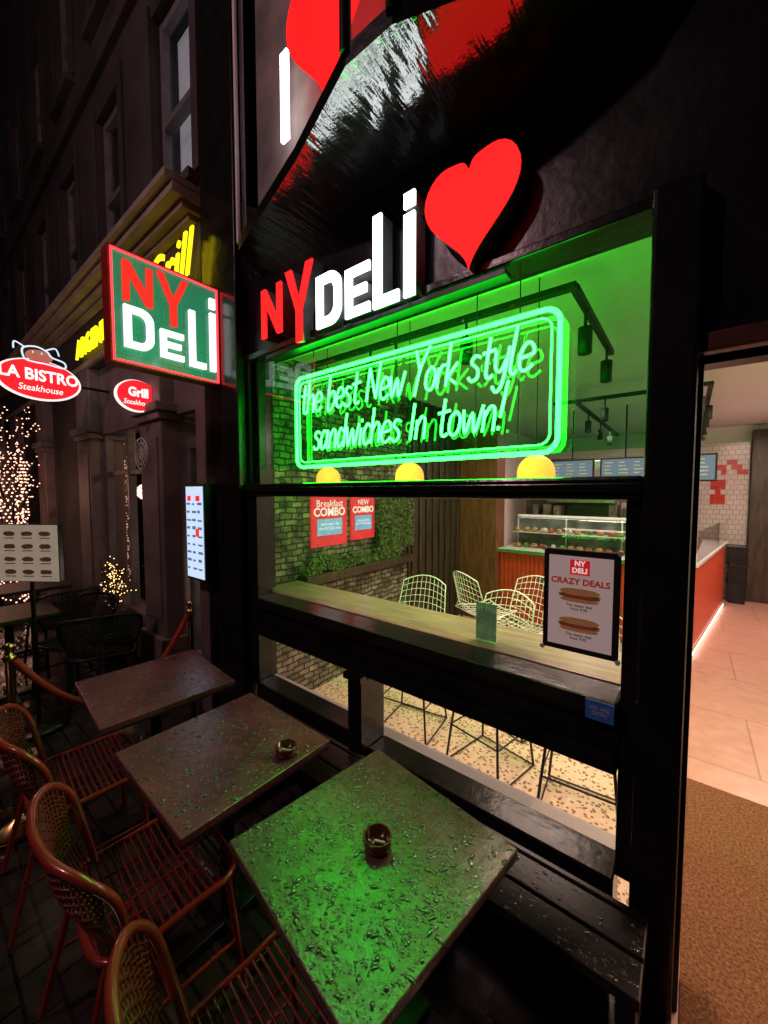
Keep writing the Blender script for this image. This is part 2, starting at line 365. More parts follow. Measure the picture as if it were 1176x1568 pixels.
def sign_letter(ch,x0,x1,z0,z1,s,m):
    g=glyph(ch,x1-x0,z1-z0,s)
    flat('letter_%s_face'%ch,g,m,(x0,1.50,z0),'F',S,.006)
    flat('letter_%s_body'%ch,g,M['lbody'],(x0,1.548,z0),'F',S,.040)
sign_letter('N',-2.19,-1.985,2.78,3.08,.046,'red')
sign_letter('Y',-1.945,-1.70,2.68,3.11,.052,'red')
sign_letter('D',-1.67,-1.48,2.71,2.99,.050,'whitelit')
sign_letter('E',-1.445,-1.28,2.705,2.95,.045,'whitelit')
sign_letter('L',-1.255,-1.10,2.70,3.14,.052,'whitelit')
sign_letter('i',-1.07,-1.01,2.70,3.16,.05,'whitelit')
hp=heartpts(.42,.44)
flat('heart_face',[hp],'heart',(-.745,1.50,2.72),'F',S,.006)
flat('heart_body',[hp],'lbody',(-.745,1.548,2.72),'F',S,.040)
box('letter_shelf',-2.2,-.6,1.53,1.60,2.665,2.69,'steel',S,.003)

# ---------------------------------------------------------------- neon sign
NS=root('green_neon_sign')
yN=1.69
def rrect(x0,x1,z0,z1,r,y,n=5):
    P=[]
    for cx,cz,a0 in ((x1-r,z1-r,0),(x0+r,z1-r,90),(x0+r,z0+r,180),(x1-r,z0+r,270)):
        for i in range(n+1):
            a=D2R(a0+90*i/n); P.append((cx+r*math.cos(a),y,cz+r*math.sin(a)))
    return P
tubes('border_outer',[rrect(-2.09,-.43,1.965,2.55,.06,yN)],.0105,'neong',NS,True)
tubes('border_inner',[rrect(-2.058,-.462,1.997,2.518,.045,yN)],.004,'neong',NS,True,1)
G={'t':(.36,[[(.16,.92),(.14,.15),(.22,0),(.34,.05)],[(0,.58),(.34,.62)]]),
'h':(.38,[[(.02,1),(0,0)],[(0,.3),(.15,.5),(.28,.42),(.3,0)]]),
'e':(.40,[[(.03,.25),(.34,.30),(.28,.48),(.14,.5),(.02,.3),(.06,.06),(.2,0),(.36,.1)]]),
'b':(.38,[[(.02,1),(0,.02),(.18,0),(.32,.2),(.24,.45),(.02,.36)]]),
's':(.34,[[(.29,.45),(.14,.5),(.05,.38),(.24,.22),(.25,.05),(.1,0),(0,.08)]]),
'N':(.52,[[(0,0),(.04,.95)],[(.04,.95),(.38,.05)],[(.38,.05),(.46,1.05)]]),
'w':(.56,[[(0,.5),(.1,.0),(.25,.42),(.36,.0),(.52,.55)]]),
'Y':(.42,[[(0,1.05),(.2,.5)],[(.46,1.1),(.2,.5),(.08,-.1)]]),
'o':(.38,[[(.16,.5),(.03,.38),(.02,.12),(.15,0),(.28,.1),(.30,.36),(.18,.5),(.12,.49)]]),
'r':(.30,[[(.02,.5),(.02,0)],[(.02,.3),(.13,.47),(.27,.46)]]),
'k':(.36,[[(.02,1.05),(0,0)],[(.3,.52),(.02,.22)],[(.02,.22),(.34,0)]]),
'y':(.38,[[(0,.5),(.04,.15),(.18,.08),(.30,.3)],[(.34,.52),(.26,-.15),(.12,-.32),(.0,-.2)]]),
'l':(.22,[[(.08,1.05),(.03,.15),(.12,0),(.2,.08)]]),
'a':(.42,[[(.3,.42),(.14,.5),(.01,.25),(.1,0),(.28,.18),(.31,.5),(.31,.06),(.38,0)]]),
'n':(.38,[[(.02,.5),(.02,0)],[(.02,.3),(.15,.5),(.27,.42),(.29,0)]]),
'd':(.40,[[(.28,.4),(.12,.5),(.01,.22),(.1,0),(.28,.14)],[(.34,1.0),(.30,0)]]),
'i':(.16,[[(.05,.5),(.04,0)],[(.06,.68),(.065,.76)]]),
'I':(.20,[[(.07,.95),(.04,0)]]),
'c':(.34,[[(.29,.42),(.14,.5),(.01,.25),(.1,0),(.29,.08)]]),
'!':(.16,[[(.12,1.1),(.05,.3)],[(.04,.10),(.035,.02)]]),' ':(.30,[])}
def neon_line(s,x0,x1,z,h,name):
    tot=sum(G[c][0] for c in s); k=(x1-x0)/tot; x=0; polys=[]
    for c in s:
        wv,st=G[c]; jz=random.uniform(-.02,.02)
        for p in st:
            if len(p)>2: p=[(a,b*1.14 if b<.6 else b) for a,b in p]
            q=[(x0+(x+px+.14*pz)*k, yN-.005, z+(pz+jz)*h) for px,pz in p]
            polys.append([tuple(v) for v in cat(q,5)])
        x+=wv
    tubes(name,polys,.0066,'neont',NS,res=1)
neon_line('the best New York style',-2.04,-.53,2.315,.195,'neon_text_top')
neon_line('sandwiches In town!',-1.92,-.66,2.075,.195,'neon_text_bottom')
boxes('hanging_wires',[(x,x+.004,1.70,1.704,1.98,2.90) for x in (-1.93,-1.26,-.80,-.60)],'blackm',NS)
boxes('back_rods',[(-1.275,-1.262,1.70,1.712,1.97,2.60)],'blackm',NS)
addmesh('acrylic_haze_panel',[(-2.455,1.74,1.965),(-.125,1.74,1.965),(-.125,1.74,2.75),(-2.455,1.74,2.75)],[(0,1,2,3)],'glass_haze',NS)  # panel tint stands in for green neon haze across the upper window

# ---------------------------------------------------------------- interior
I=root('deli_interior')
addmesh('terrazzo_floor',[(-2.7,1.69,0),(.0,1.69,0),(.0,5.25,0),(-2.7,5.25,0)],[(0,1,2,3)],'terrazzo',I)
addmesh('pink_floor',[(.0,1.3,0.0),(1.9,1.3,0),(1.9,8.8,0),(.0,8.8,0)],[(0,1,2,3)],'pinkfloor',I)
addmesh('kitchen_floor',[(-2.7,5.25,0.),(.0,5.25,0),(.0,8.8,0),(-2.7,8.8,0)],[(0,1,2,3)],'pinkfloor',I)
addmesh('ceiling',[(-2.7,1.8,2.9),(1.9,1.8,2.9),(1.9,8.8,2.9),(-2.7,8.8,2.9)],[(0,1,2,3)],'ceil',I)
box('inner_head_wall',-2.7,1.9,1.8,1.82,2.76,2.9,'ceil',I,0)
box('brick_wall_left',-2.75,-2.62,1.80,3.75,0,2.9,'ind',I,0)
box('dark_wood_wall',-2.75,-2.60,3.75,5.2,0,2.9,'darkwood',I,0)
boxes('wood_battens',[(-2.60,-2.575,3.8+i*.16,3.85+i*.16,0,2.9) for i in range(9)],'darkwood',I,.003)
box('red_wood_wall',-2.75,-2.58,5.2,6.2,0,2.9,'redwood',I,0)
box('wood_column',-2.6,-2.05,5.05,5.35,0,2.9,'redwood',I,.005)
box('kitchen_left_wall',-2.75,-2.6,6.2,8.8,0,2.9,'white',I,0)
box('back_wall',-2.7,1.9,8.8,8.9,0,2.9,'white',I,0)
box('right_wall_inside',1.7,1.9,1.8,8.8,0,2.9,'white',I,0)
box('tile_wall',-.6,.76,8.70,8.8,0,2.62,'tile',I,0)
pat=["...XX..XX","..XX.XX.XX","XXX...X..XX","XX........","....XXX...","....XXX...",".....X....","....XXX...","....XXX..."]
red=mat('red_tile',(.5,.03,.02),.25)
pts=[]
for j,row in enumerate(pat):
    for i,c in enumerate(row):
        if c=='X': pts.append((.02+i*.066,.082+i*.066,8.69,8.70,2.26-j*.083,2.339-j*.083))
boxes('red_tile_pattern',pts,red,I)
box('brown_back_panel',.78,1.7,8.6,8.8,0,2.8,'darkwood',I,.005)
boxes('back_shelf',[(.55,.75,8.3,8.7,.0,.9)]+[(.52,.78,8.28,8.7,.3*k,.3*k+.02) for k in (1,2,3)],'steel',I,.003)
C=root('serving_counter')
box('front',-2.05,.0,5.2,5.3,.06,.98,'orange',C,.004)
boxes('front_ribs',[(-2.03+i*.058,-1.995+i*.058,5.185,5.20,.06,.96) for i in range(35)],'orange',C,.004)
side=[(.0,5.2),(.06,5.25),(.46,8.0),(.40,8.0),(-.3,5.3)]
V=[];k=len(side)
for z in (.06,1.0): V+=[(x,y,z) for x,y in side]
addmesh('curved_end',V,[tuple(range(k,2*k))]+[(i,(i+1)%k,k+(i+1)%k,k+i) for i in range(k)],'orange',C)
box('top',-2.05,.05,5.12,5.8,.98,1.03,'whitetop',C,.006)
box('green_edge',-2.05,.05,5.115,5.12,.985,1.02,mat('green_strip',(.03,.3,.12),.4),C,0)
pv=[(.05,5.2),(.10,5.2),(.50,8.05),(.2,8.05)]
addmesh('end_top',[(x,y,1.03) for x,y in pv]+[(x,y,1.0) for x,y in pv],[(0,1,2,3),(0,4,5,1),(1,5,6,2),(2,6,7,3)],'whitetop',C)
addmesh('end_glass',[(.09,5.25,1.03),(.49,8.0,1.03),(.49,8.0,1.38),(.09,5.25,1.38)],[(0,1,2,3)],'glass',C)
DC=root('food_display_case')
prof=[(5.2,1.03),(5.2,1.22),(5.23,1.33),(5.30,1.41),(5.40,1.45),(5.62,1.46)]
V=[];F=[]
for y,z in prof: V+=[(-1.95,y,z),(.02,y,z)]
for i in range(len(prof)-1): F.append((2*i,2*i+1,2*i+3,2*i+2))
addmesh('curved_glass',V,F,'glass',DC,True)
boxes('case_frame',[(-1.95,.02,5.60,5.64,1.44,1.475),(-1.95,.02,5.19,5.205,1.03,1.05)]+[(x,x+.014,5.6,5.63,1.03,1.44) for x in (-1.95,-1.3,-.65,.0)],'chrome',DC,.002)
boxes('glass_shelf',[(-1.93,.0,5.34,5.6,1.24,1.248)],'chrome',DC)
box('case_lining',-1.95,.02,5.645,5.66,1.03,1.44,mat('case_back',(.13,.14,.14),.3,nscale=6,nvar=.8),DC,0)
addmesh('case_light',[(-1.9,5.56,1.43),(-.03,5.56,1.43),(-.03,5.59,1.43),(-1.9,5.59,1.43)],[(0,1,2,3)],emit('case_led',(1,.95,.85),3),DC)
fm=[mat('food_bread',(.5,.28,.12),.6,nscale=30,nvar=.5),mat('food_salad',(.12,.3,.06),.6,nscale=30,nvar=.5),mat('food_meat',(.4,.08,.05),.5,nscale=30,nvar=.5),mat('food_tray',(.65,.63,.6),.3,nscale=20,nvar=.2)]
for lev,zz in enumerate((1.03,1.25)):
    for i in range(17):
        x=-1.88+i*.113+random.uniform(-.02,.02); rr=random.uniform(.032,.055)
        lathe('food_%d_%d'%(lev,i),[(0,.0),(rr,.005),(rr*1.05,.03),(rr*.7,.055),(0,.065)],fm[random.choice((0,0,1,2,3))],DC,10,(x,5.44+random.uniform(-.05,.05),zz))
ledw=emit('led_strip',(1,.85,.7),4,False)
addmesh('base_led',[(.075,5.25,.01),(.475,8.0,.01),(.475,8.0,.05),(.075,5.25,.05)],[(0,1,2,3)],ledw,C)
K=root('kitchen_back_unit')
box('unit_body',-2.4,-.1,7.0,7.5,0,.95,'steel',K,.005)
box('unit_top',-2.42,-.08,6.95,7.5,.95,1.0,'whitetop',K,.005)
box('cooker_hood',-1.9,-.9,6.9,7.5,1.62,2.3,mat('steel_hood',(.35,.35,.35),.3,metal=.8),K,.01)
box('dark_backsplash',-2.45,-.05,7.51,7.55,.9,2.4,mat('kitchen_backsplash',(.10,.09,.085),.3,nscale=5,nvar=.5),K,0)
boxes('boxes',[(-2.2+i*.17,-2.2+i*.17+random.uniform(.06,.14),7.12,7.4,1.0,1.0+random.uniform(.2,.65)) for i in range(12)],mat('kitchen_goods',(.30,.27,.24),.5,nscale=8,nvar=.7),K,.004)
box('machine',-.8,-.35,6.9,7.3,1.0,1.55,mat('coffee_machine',(.12,.12,.12),.3,metal=.7),K,.02)
MB=root('menu_screen_row')
ms=emit('menu_screen',(.20,.28,.36),.6,False)
for i in range(3):
    box('screen_%d'%i,-1.55+i*.62,-1.0+i*.62,5.75,5.79,1.92,2.24,'blackm',MB,.004)
    pane('display_%d'%i,-1.53+i*.62,-1.02+i*.62,5.745,1.94,2.22,ms,MB)
    boxes('menu_lines_%d'%i,[(-1.50+i*.62+c*.16,-1.39+i*.62+c*.16-random.uniform(0,.05),5.738,5.74,2.17-r*.045,2.185-r*.045) for c in range(3) for r in range(5)],'white',MB)
    tubes('hanger_%d'%i,[[(-1.27+i*.62,5.77,2.24),(-1.27+i*.62,5.77,2.9)]],.01,'blackm',MB)
WB=root('window_bar_counter')
box('bar_top',-2.55,-.17,1.70,2.05,1.02,1.06,'oak',WB,.004)
boxes('bar_brackets',[(x,x+.03,1.70,2.0,.96,1.02) for x in (-2.3,-1.4,-.5)],'steel',WB,.003)
box('inner_sill',-2.55,-.17,1.69,1.80,.30,.37,'white',I,.004)
def pendant(x,y):
    P=root('pendant_lamp',(x,y,0))
    prof=[(0,1.995)]+[(.095*math.sin(a),1.90+.095*math.cos(a)) for a in [i*math.pi/2/8 for i in range(1,9)]]+[(.095,1.82),(.085,1.80),(0,1.80)]
    lathe('shade',prof,'pend',P)
    tubes('cord',[[(0,0,2.0),(0,0,2.9)]],.003,'blackm',P)
for x in (-.64,-1.45,-2.22): pendant(x,2.1)
def spot(x,y,P,i,z=2.70):
    lathe('spot_%d'%i,[(0,0),(.035,0),(.035,-.13),(.028,-.135),(0,-.12)],'blackm',P,12,(x,y,z-.05))
    tubes('stem_%d'%i,[[(x,y,z+.04),(x,y,z-.06)]],.008,'blackm',P)
T=root('track_lighting')
boxes('track_rails',[(-2.4,-.44,1.98,2.015,2.74,2.775),(-.47,-.435,2.016,3.10,2.74,2.775),
 (-1.2,.1,4.48,4.52,2.74,2.775),(.10,.14,4.48,7.6,2.74,2.775),(-1.0,-.96,4.53,7.6,2.74,2.775)],'blackm',T,.003)
k=0
for (x,y) in [(-.45,2.25),(-.45,2.9),(-1.0,2.0),(-1.7,2.0),(-.7,4.5),(-.3,4.5),(0.05,4.5),(.12,5.0),(.12,5.6),(.12,6.3),(.12,7.),(-.98,5.2),(-.98,6.),(-.98,6.8)]:
    spot(x,y,T,k); k+=1
def spotlight(name,x,y,e,col,ang):
    l=light(name,'SPOT',(x,y,2.56),e,col,T,.05); l.data.spot_size=D2R(ang); l.data.spot_blend=.8; return l
spotlight('spot_beam_a',-.62,2.55,125,(1,.74,.54),100)
spotlight('spot_beam_b',-1.45,2.65,75,(1,.74,.54),90)
spotlight('spot_beam_c',.65,2.35,66,(1,.58,.40),110)
for i,(x,y,e) in enumerate([(-1.2,4.2,17),(.9,4.0,46),(-1.0,6.6,24),(1.0,6.8,46)]):
    light('ceiling_light_%d'%i,'AREA',(x,y,2.72),e,(1,.72,.60),T,.9,.5)
def poster(name,x,y0,y1,z0,z1,c,title,sub,tc='white'):
    P=root(name)
    box('panel',x,x+.02,y0,y1,z0,z1,c,P,.003)
    text('title',title,(y1-y0)*.2,tc,(x+.022,(y0+y1)/2,z1-(z1-z0)*.15),'B',P)
    text('title_2',sub,(y1-y0)*.24,tc,(x+.022,(y0+y1)/2,z1-(z1-z0)*.32),'B',P,bold=.003)
    boxes('print_blocks',[(x+.021,x+.0225,y0+(y1-y0)*.15,y1-(y1-y0)*.15,z0+(z1-z0)*.22,z0+(z1-z0)*.55)],mat(name+'_print',(.25,.45,.75),.4,emis=(.2,.45,.9),es=.4),P)
    text('caption','Start your day\nthe NY Deli way',(y1-y0)*.09,tc,(x+.0245,(y0+y1)/2,z0+(z1-z0)*.4),'B',P)
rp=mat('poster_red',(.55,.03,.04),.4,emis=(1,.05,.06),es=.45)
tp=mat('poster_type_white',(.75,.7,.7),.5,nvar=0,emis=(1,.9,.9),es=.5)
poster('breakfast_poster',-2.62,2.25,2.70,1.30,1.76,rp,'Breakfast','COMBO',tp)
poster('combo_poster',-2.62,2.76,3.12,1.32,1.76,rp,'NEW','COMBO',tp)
FR=root('ivy_planter')
lv=[];lf=[]
def leaf(y,z):
    x=-2.60+random.uniform(0,.10); s=random.uniform(.008,.02); a=random.uniform(0,6.28); k=len(lv)
    d1=Vector((random.uniform(-.5,.5),math.cos(a),math.sin(a))).normalized()*s; d2=Vector((random.uniform(-.5,.5),-math.sin(a),math.cos(a))).normalized()*s
    c=Vector((x,y,z)); lv.extend([c-d1,c-d2*.7,c+d1,c+d2*.7]); lf.append((k,k+1,k+2,k+3))
for i in range(3600):
    y=random.uniform(3.12,3.74); z=1.10+abs(random.gauss(0,.26))*1.6+.1*math.sin(y*9)
    if z<2.1: leaf(y,z)
for i in range(1500):
    y=random.uniform(2.1,3.15); leaf(y,1.07+abs(random.gauss(0,.07))+.04*math.sin(y*14))
addmesh('leaves',lv,lf,mat('ivy_leaf',(.09,.16,.03),.5,nscale=20,nvar=.5),FR)
box('trough',-2.60,-2.48,2.1,3.7,1.0,1.08,'darkwood',FR,.005)
def stool(x,y,rz,back=True):
    P=root('wire_bar_stool',(x,y,0),rz)
    legs=[]
    for sx,sy in ((1,1),(1,-1),(-1,1),(-1,-1)): legs.append([(sx*.20,sy*.20,0.01),(sx*.13,sy*.13,.74)])
    tubes('legs',legs,.008,'steel',P)
    tubes('foot_ring',[[(.18,.18,.26),(-.18,.18,.26),(-.18,-.18,.26),(.18,-.18,.26)],[(.2,.2,.012),(-.2,.2,.012),(-.2,-.2,.012),(.2,-.2,.012)]],.006,'steel',P,True)
    def surf(u,v):
        if v<.5: yy=-.20+v*.72; z=.76-.03*math.sin(v*2*math.pi)+.03*u*u
        else:
            t=(v-.5)*2; yy=.16+.09*t; z=.76+.36*t-.05*u*u*t
        return (u*(.21-.05*abs(v-.45)),yy-.05*u*u*(v>.5),z)
    pl=[]
    for i in range(11):
        u=-1+i/5; pl.append([surf(u,v/12) for v in range(13)])
    for j in range(15):
        v=j/14; pl.append([surf(-1+i/4,v) for i in range(9)])
    tubes('wire_shell',pl,.0024,'chrome',P,res=0)
    rim=[surf(-1,v/12) for v in range(13)]+[surf(-1+i/5,1) for i in range(1,11)]+[surf(1,1-v/12) for v in range(1,13)]+[surf(1-i/5,0) for i in range(1,10)]
    tubes('wire_rim',[rim],.005,'chrome',P,True,1)
stool(-.42,2.30,D2R(5)); stool(-.98,2.36,D2R(-12)); stool(-1.62,2.40,D2R(8))
stool(-1.38,3.15,D2R(150)); stool(-1.0,2.95,D2R(-20))
RT=root('round_cafe_table',(-.75,3.6,0))
lathe('top',[(0,.99),(.3,.99),(.3,1.02),(0,1.02)],'darkwood',RT); lathe('stem',[(.22,0),(.22,.015),(.025,.03),(.025,.99)],'steel',RT,16)
CP=root('crazy_deals_poster')
box('frame',-.432,-.178,1.545,1.565,1.20,1.585,'blackm',CP,.003)
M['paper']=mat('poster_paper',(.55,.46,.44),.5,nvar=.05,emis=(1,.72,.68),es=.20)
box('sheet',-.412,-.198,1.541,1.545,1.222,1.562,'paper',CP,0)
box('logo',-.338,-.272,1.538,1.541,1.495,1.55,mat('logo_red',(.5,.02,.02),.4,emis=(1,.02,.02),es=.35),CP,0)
text('logo_text','NY\nDELI',.026,tp,(-.305,1.5365,1.5235),'F',CP,bold=.0008)
dk=mat('ink_dark',(.06,.04,.035),.6)
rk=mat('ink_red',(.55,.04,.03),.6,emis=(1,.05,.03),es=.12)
text('title','CRAZY DEALS',.031,rk,(-.305,1.5395,1.468),'F',CP,bold=.0009)
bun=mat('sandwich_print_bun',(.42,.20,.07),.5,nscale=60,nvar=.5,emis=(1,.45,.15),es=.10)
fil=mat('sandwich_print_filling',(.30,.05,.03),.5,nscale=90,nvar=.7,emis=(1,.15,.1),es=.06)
sal=mat('sandwich_print_salad',(.12,.25,.05),.5,nscale=90,nvar=.7)
def stad(w,h,x,z,n=10,wob=0):
    P=[]
    for i in range(n*2):
        a=2*math.pi*i/(n*2); P.append((x+w/2*math.copysign(abs(math.cos(a))**.6,math.cos(a)),z+h/2*math.sin(a)+random.uniform(-wob,wob)))
    return P
for j,zz in enumerate((1.415,1.305)):
    flat('sandwich_top_%d'%j,[stad(.135,.026,0,.016)],bun,(-.305,1.5392,zz),'F',CP,.0004)
    flat('sandwich_salad_%d'%j,[stad(.142,.012,0,.004,10,.002)],sal,(-.305,1.5396,zz),'F',CP,.0002)
    flat('sandwich_meat_%d'%j,[stad(.138,.012,0,-.003,10,.002)],fil,(-.305,1.5385,zz),'F',CP,.0002)
    flat('sandwich_base_%d'%j,[stad(.13,.018,0,-.014)],bun,(-.305,1.5392,zz),'F',CP,.0004)
    text('caption_%d'%j,'The classic deal\nfrom 9.95',.014,dk,(-.305,1.5395,zz-.042),'F',CP)
tubes('suction_cups',[[(x,1.54,z),(x,1.548,z)] for x in (-.432,-.178) for z in (1.20,1.585)],.009,'chrome',CP)
FL=root('counter_flyer_card')
box('card',-.82,-.715,1.78,1.785,1.06,1.25,mat('flyer_green',(.16,.26,.15),.5,nscale=25,nvar=.6,emis=(.4,.7,.4),es=.06),FL,0)
text('flyer_title','NY DELI',.028,'white',(-.767,1.778,1.22),'F',FL)
box('foot',-.82,-.715,1.77,1.80,1.058,1.065,'white',FL,0)
ST=root('blue_window_sticker')
box('sticker',-.27,-.18,1.515,1.519,.985,1.055,mat('blue_sticker',(.03,.10,.35),.4,nscale=40,nvar=.4,emis=(.1,.3,1),es=.03),ST,0)
text('sticker_text','WE ARE\nOPEN',.018,'white',(-.225,1.513,1.02),'F',ST)
MT=root('door_mat')
box('mat_body',.03,1.15,1.35,3.0,0.0,.012,'mat',MT,.003)

# ---------------------------------------------------------------- projecting board sign
PS=root('projecting_deli_sign')
X=-2.73; y0,y1,z0,z1=.83,1.49,2.59,3.25
box('case',X-.09,X,y0,y1,z0,z1,'boardface',PS,.006)
boxes('case_frame',[(X-.1,X+.012,y0-.012,y0,z0-.012,z1+.012),(X-.1,X+.012,y1,y1+.012,z0-.012,z1+.012),(X-.1,X+.012,y0,y1,z1,z1+.012),(X-.1,X+.012,y0,y1,z0-.012,z0)],mat('sign_red_case',(.35,.02,.02),.35),PS,.002)
def sqr(x): return [(x,y0+.006,z0+.006),(x,y1-.006,z0+.006),(x,y1-.006,z1-.006),(x,y0+.006,z1-.006)]
tubes('red_border',[sqr(X+.014)],.008,'redneon',PS,True)
tubes('red_border_back',[sqr(X-.104)],.008,'redneon',PS,True)
def bl(ch,a0,a1,b0,b1,s,m):
    wv=y1-y0;hv=z1-z0
    flat('board_%s'%ch,glyph(ch,(a1-a0)*wv,(b1-b0)*hv,s),m,(X+.02,y0+a0*wv,z0+b0*hv),'B',PS,.012)
bl('N',.09,.34,.56,.92,.034,'redb'); bl('Y',.38,.68,.46,.94,.038,'redb')
bl('D',.09,.34,.14,.52,.040,'whiteb'); bl('E',.40,.62,.13,.40,.036,'whiteb'); bl('L',.68,.85,.11,.68,.040,'whiteb'); bl('i',.90,.96,.11,.88,.04,'whiteb')
boxes('sign_arm',[(X-.06,X-.03,y1+.012,1.5,2.7,2.73),(X-.06,X-.03,y1+.012,1.5,3.1,3.13)],'steel',PS)

DS=root('digital_menu_screen')
box('casing',-3.10,-2.80,1.40,1.46,1.12,1.86,'steel',DS,.006)
pane('display',-3.085,-2.815,1.397,1.14,1.84,emit('menu_display',(.55,.70,.95),1.1),DS)
its=[]
for r in range(9):
    for c in range(3): its.append((-3.07+c*.085,-3.07+c*.085+random.uniform(.03,.07),1.394,1.396,1.70-r*.062,1.712-r*.062+random.uniform(0,.012)))
boxes('menu_print',its,mat('menu_ink',(.05,.08,.15),.5,emis=(.15,.22,.4),es=.6),DS)
boxes('menu_red',[(-2.93,-2.88,1.392,1.394,1.46,1.52),(-3.05,-3.0,1.392,1.394,1.73,1.77),(-2.92,-2.86,1.392,1.394,1.73,1.77)],'redb',DS)

# ---------------------------------------------------------------- neighbouring steakhouse building
N=root('steakhouse_building')
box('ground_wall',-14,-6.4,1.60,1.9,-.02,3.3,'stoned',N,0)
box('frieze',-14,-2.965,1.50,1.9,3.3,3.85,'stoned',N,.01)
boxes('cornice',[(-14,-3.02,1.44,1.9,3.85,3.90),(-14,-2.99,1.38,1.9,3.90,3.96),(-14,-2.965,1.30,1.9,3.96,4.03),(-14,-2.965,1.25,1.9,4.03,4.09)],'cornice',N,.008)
boxes('cornice_lower',[(-14,-3.0,1.46,1.5,3.30,3.36)],'cornice',N,.006)
def pil(x0,x1,yy=1.48):
    boxes('pilaster',[(x0,x1,yy,1.9,.45,2.45),(x0-.04,x1+.04,yy-.04,1.9,-.02,.45),(x0-.03,x1+.03,yy-.03,1.9,2.45,2.52),(x0-.06,x1+.06,yy-.06,1.9,2.52,2.60),(x0,x1,yy,1.9,2.6,3.3)],'stone',N,.012)
    boxes('pilaster_panel',[(x0+.07,x1-.07,yy-.012,yy,.6,2.3)],'stone',N,.01)
pil(-4.20,-3.72); pil(-6.3,-5.75); boxes('edge_pilaster',[(-3.12,-2.965,1.5,1.9,-.02,3.3)],'stone',N,.012); pil(-8.6,-8.1); pil(-11,-10.4)
boxes('shop_head',[(-5.75,-4.2,1.60,1.8,2.5,3.3),(-3.72,-3.12,1.60,1.8,2.5,3.3)],'stone',N,.008)
boxes('stall_riser',[(-5.75,-4.2,1.58,1.8,-.02,.5)],'stone',N,.01)
pane('shop_glass',-5.75,-4.2,1.66,.5,2.5,'glassd',N)
boxes('shop_frames',[(-5.75,-5.68,1.62,1.7,.5,2.5),(-4.27,-4.2,1.62,1.7,.5,2.5),(-5.0,-4.95,1.62,1.7,.5,2.5),(-5.68,-4.27,1.63,1.69,2.0,2.05)],'wframe',N,.004)
boxes('door',[(-3.68,-3.60,1.68,1.74,0,2.3),(-3.24,-3.16,1.68,1.74,0,2.3),(-3.60,-3.24,1.68,1.74,2.2,2.3),(-3.60,-3.24,1.68,1.74,0,.3)],'wframe',N,.004)
pane('door_glass',-3.60,-3.24,1.71,.3,2.2,'glassd',N)
box('dining_room_wall',-6.0,-3.0,3.2,3.25,0,3.3,mat('dining_wall',(.2,.08,.05),.7,nscale=3,nvar=.5),N,0)
boxes('dining_bottles',[(-5.7+i*.14,-5.64+i*.14,3.0,3.06,1.1+.5*(i%2),1.35+.5*(i%2)) for i in range(17)],mat('bottles',(.2,.25,.15),.2,nscale=5,nvar=.7),N,.01)
light('dining_lamp','POINT',(-4.6,2.4,2.4),11,(1,.6,.35),N,.08)
light('entrance_lamp','POINT',(-3.45,2.2,1.0),6,(1,.75,.6),N,.05)
wins=[]
for zz0,zz1 in ((4.28,5.95),(6.9,8.5)):
    for cx in (-3.48,-5.0,-6.5,-8.0,-9.6,-11.2,-12.8): wins.append((cx-.37,cx+.37,zz0,zz1))
xs=sorted(set([-14,-2.965]+[w_[0] for w_ in wins]+[w_[1] for w_ in wins])); zs=[4.09,4.28,5.95,6.9,8.5,11]
wl=[]
for i in range(len(xs)-1):
    for j in range(5):
        hole=any(abs(w_[0]-xs[i])<1e-6 and abs(w_[2]-zs[j])<1e-6 for w_ in wins)
        if not hole: wl.append((xs[i],xs[i+1],1.55,1.9,zs[j],zs[j+1]))
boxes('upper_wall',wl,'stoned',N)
fr=[]; sills=[]
for a,b,c,d in wins:
    fr+=[(a,a+.06,1.62,1.68,c,d),(b-.06,b,1.62,1.68,c,d),(a,b,1.625,1.685,c,c+.07),(a,b,1.625,1.685,d-.07,d),(a+.06,b-.06,1.61,1.69,c+.75,c+.81)]
    sills+=[(a-.06,b+.06,1.46,1.55,c-.09,c-.01),(a-.10,a-.001,1.52,1.55,c,d+.1),(b+.001,b+.10,1.52,1.55,c,d+.1)]
boxes('sash_frames',fr,'wframe',N,.004)
boxes('window_surrounds',sills,'stoned',N,.006)
for i,(a,b,c,d) in enumerate(wins):
    pane('sash_glass_%d'%i,a,b,1.66,c,d,'glassd',N)
    box('blind_%d'%i,a-.1,b+.1,1.78,1.80,c,d,mat('blind_%d'%i,(.20,.19,.20),.8,emis=(.75,.7,.8),es=.26 if i==0 else (.06 if i in(1,7) else .015)),N,0)
boxes('string_course',[(-14,-2.965,1.48,1.9,6.3,6.42)],'stoned',N,.01)
AS=root('argentinian_grill_sign')
text('argentinian','ARGENTINIAN',.30,'yellow',(-5.05,1.44,3.52),'F',AS,sx=.95,ext=.012,bold=.003,shear=.15)
text('grill','Grill',.46,'yellow',(-3.38,1.42,3.57),'F',AS,ext=.008,bold=.0,shear=.3)
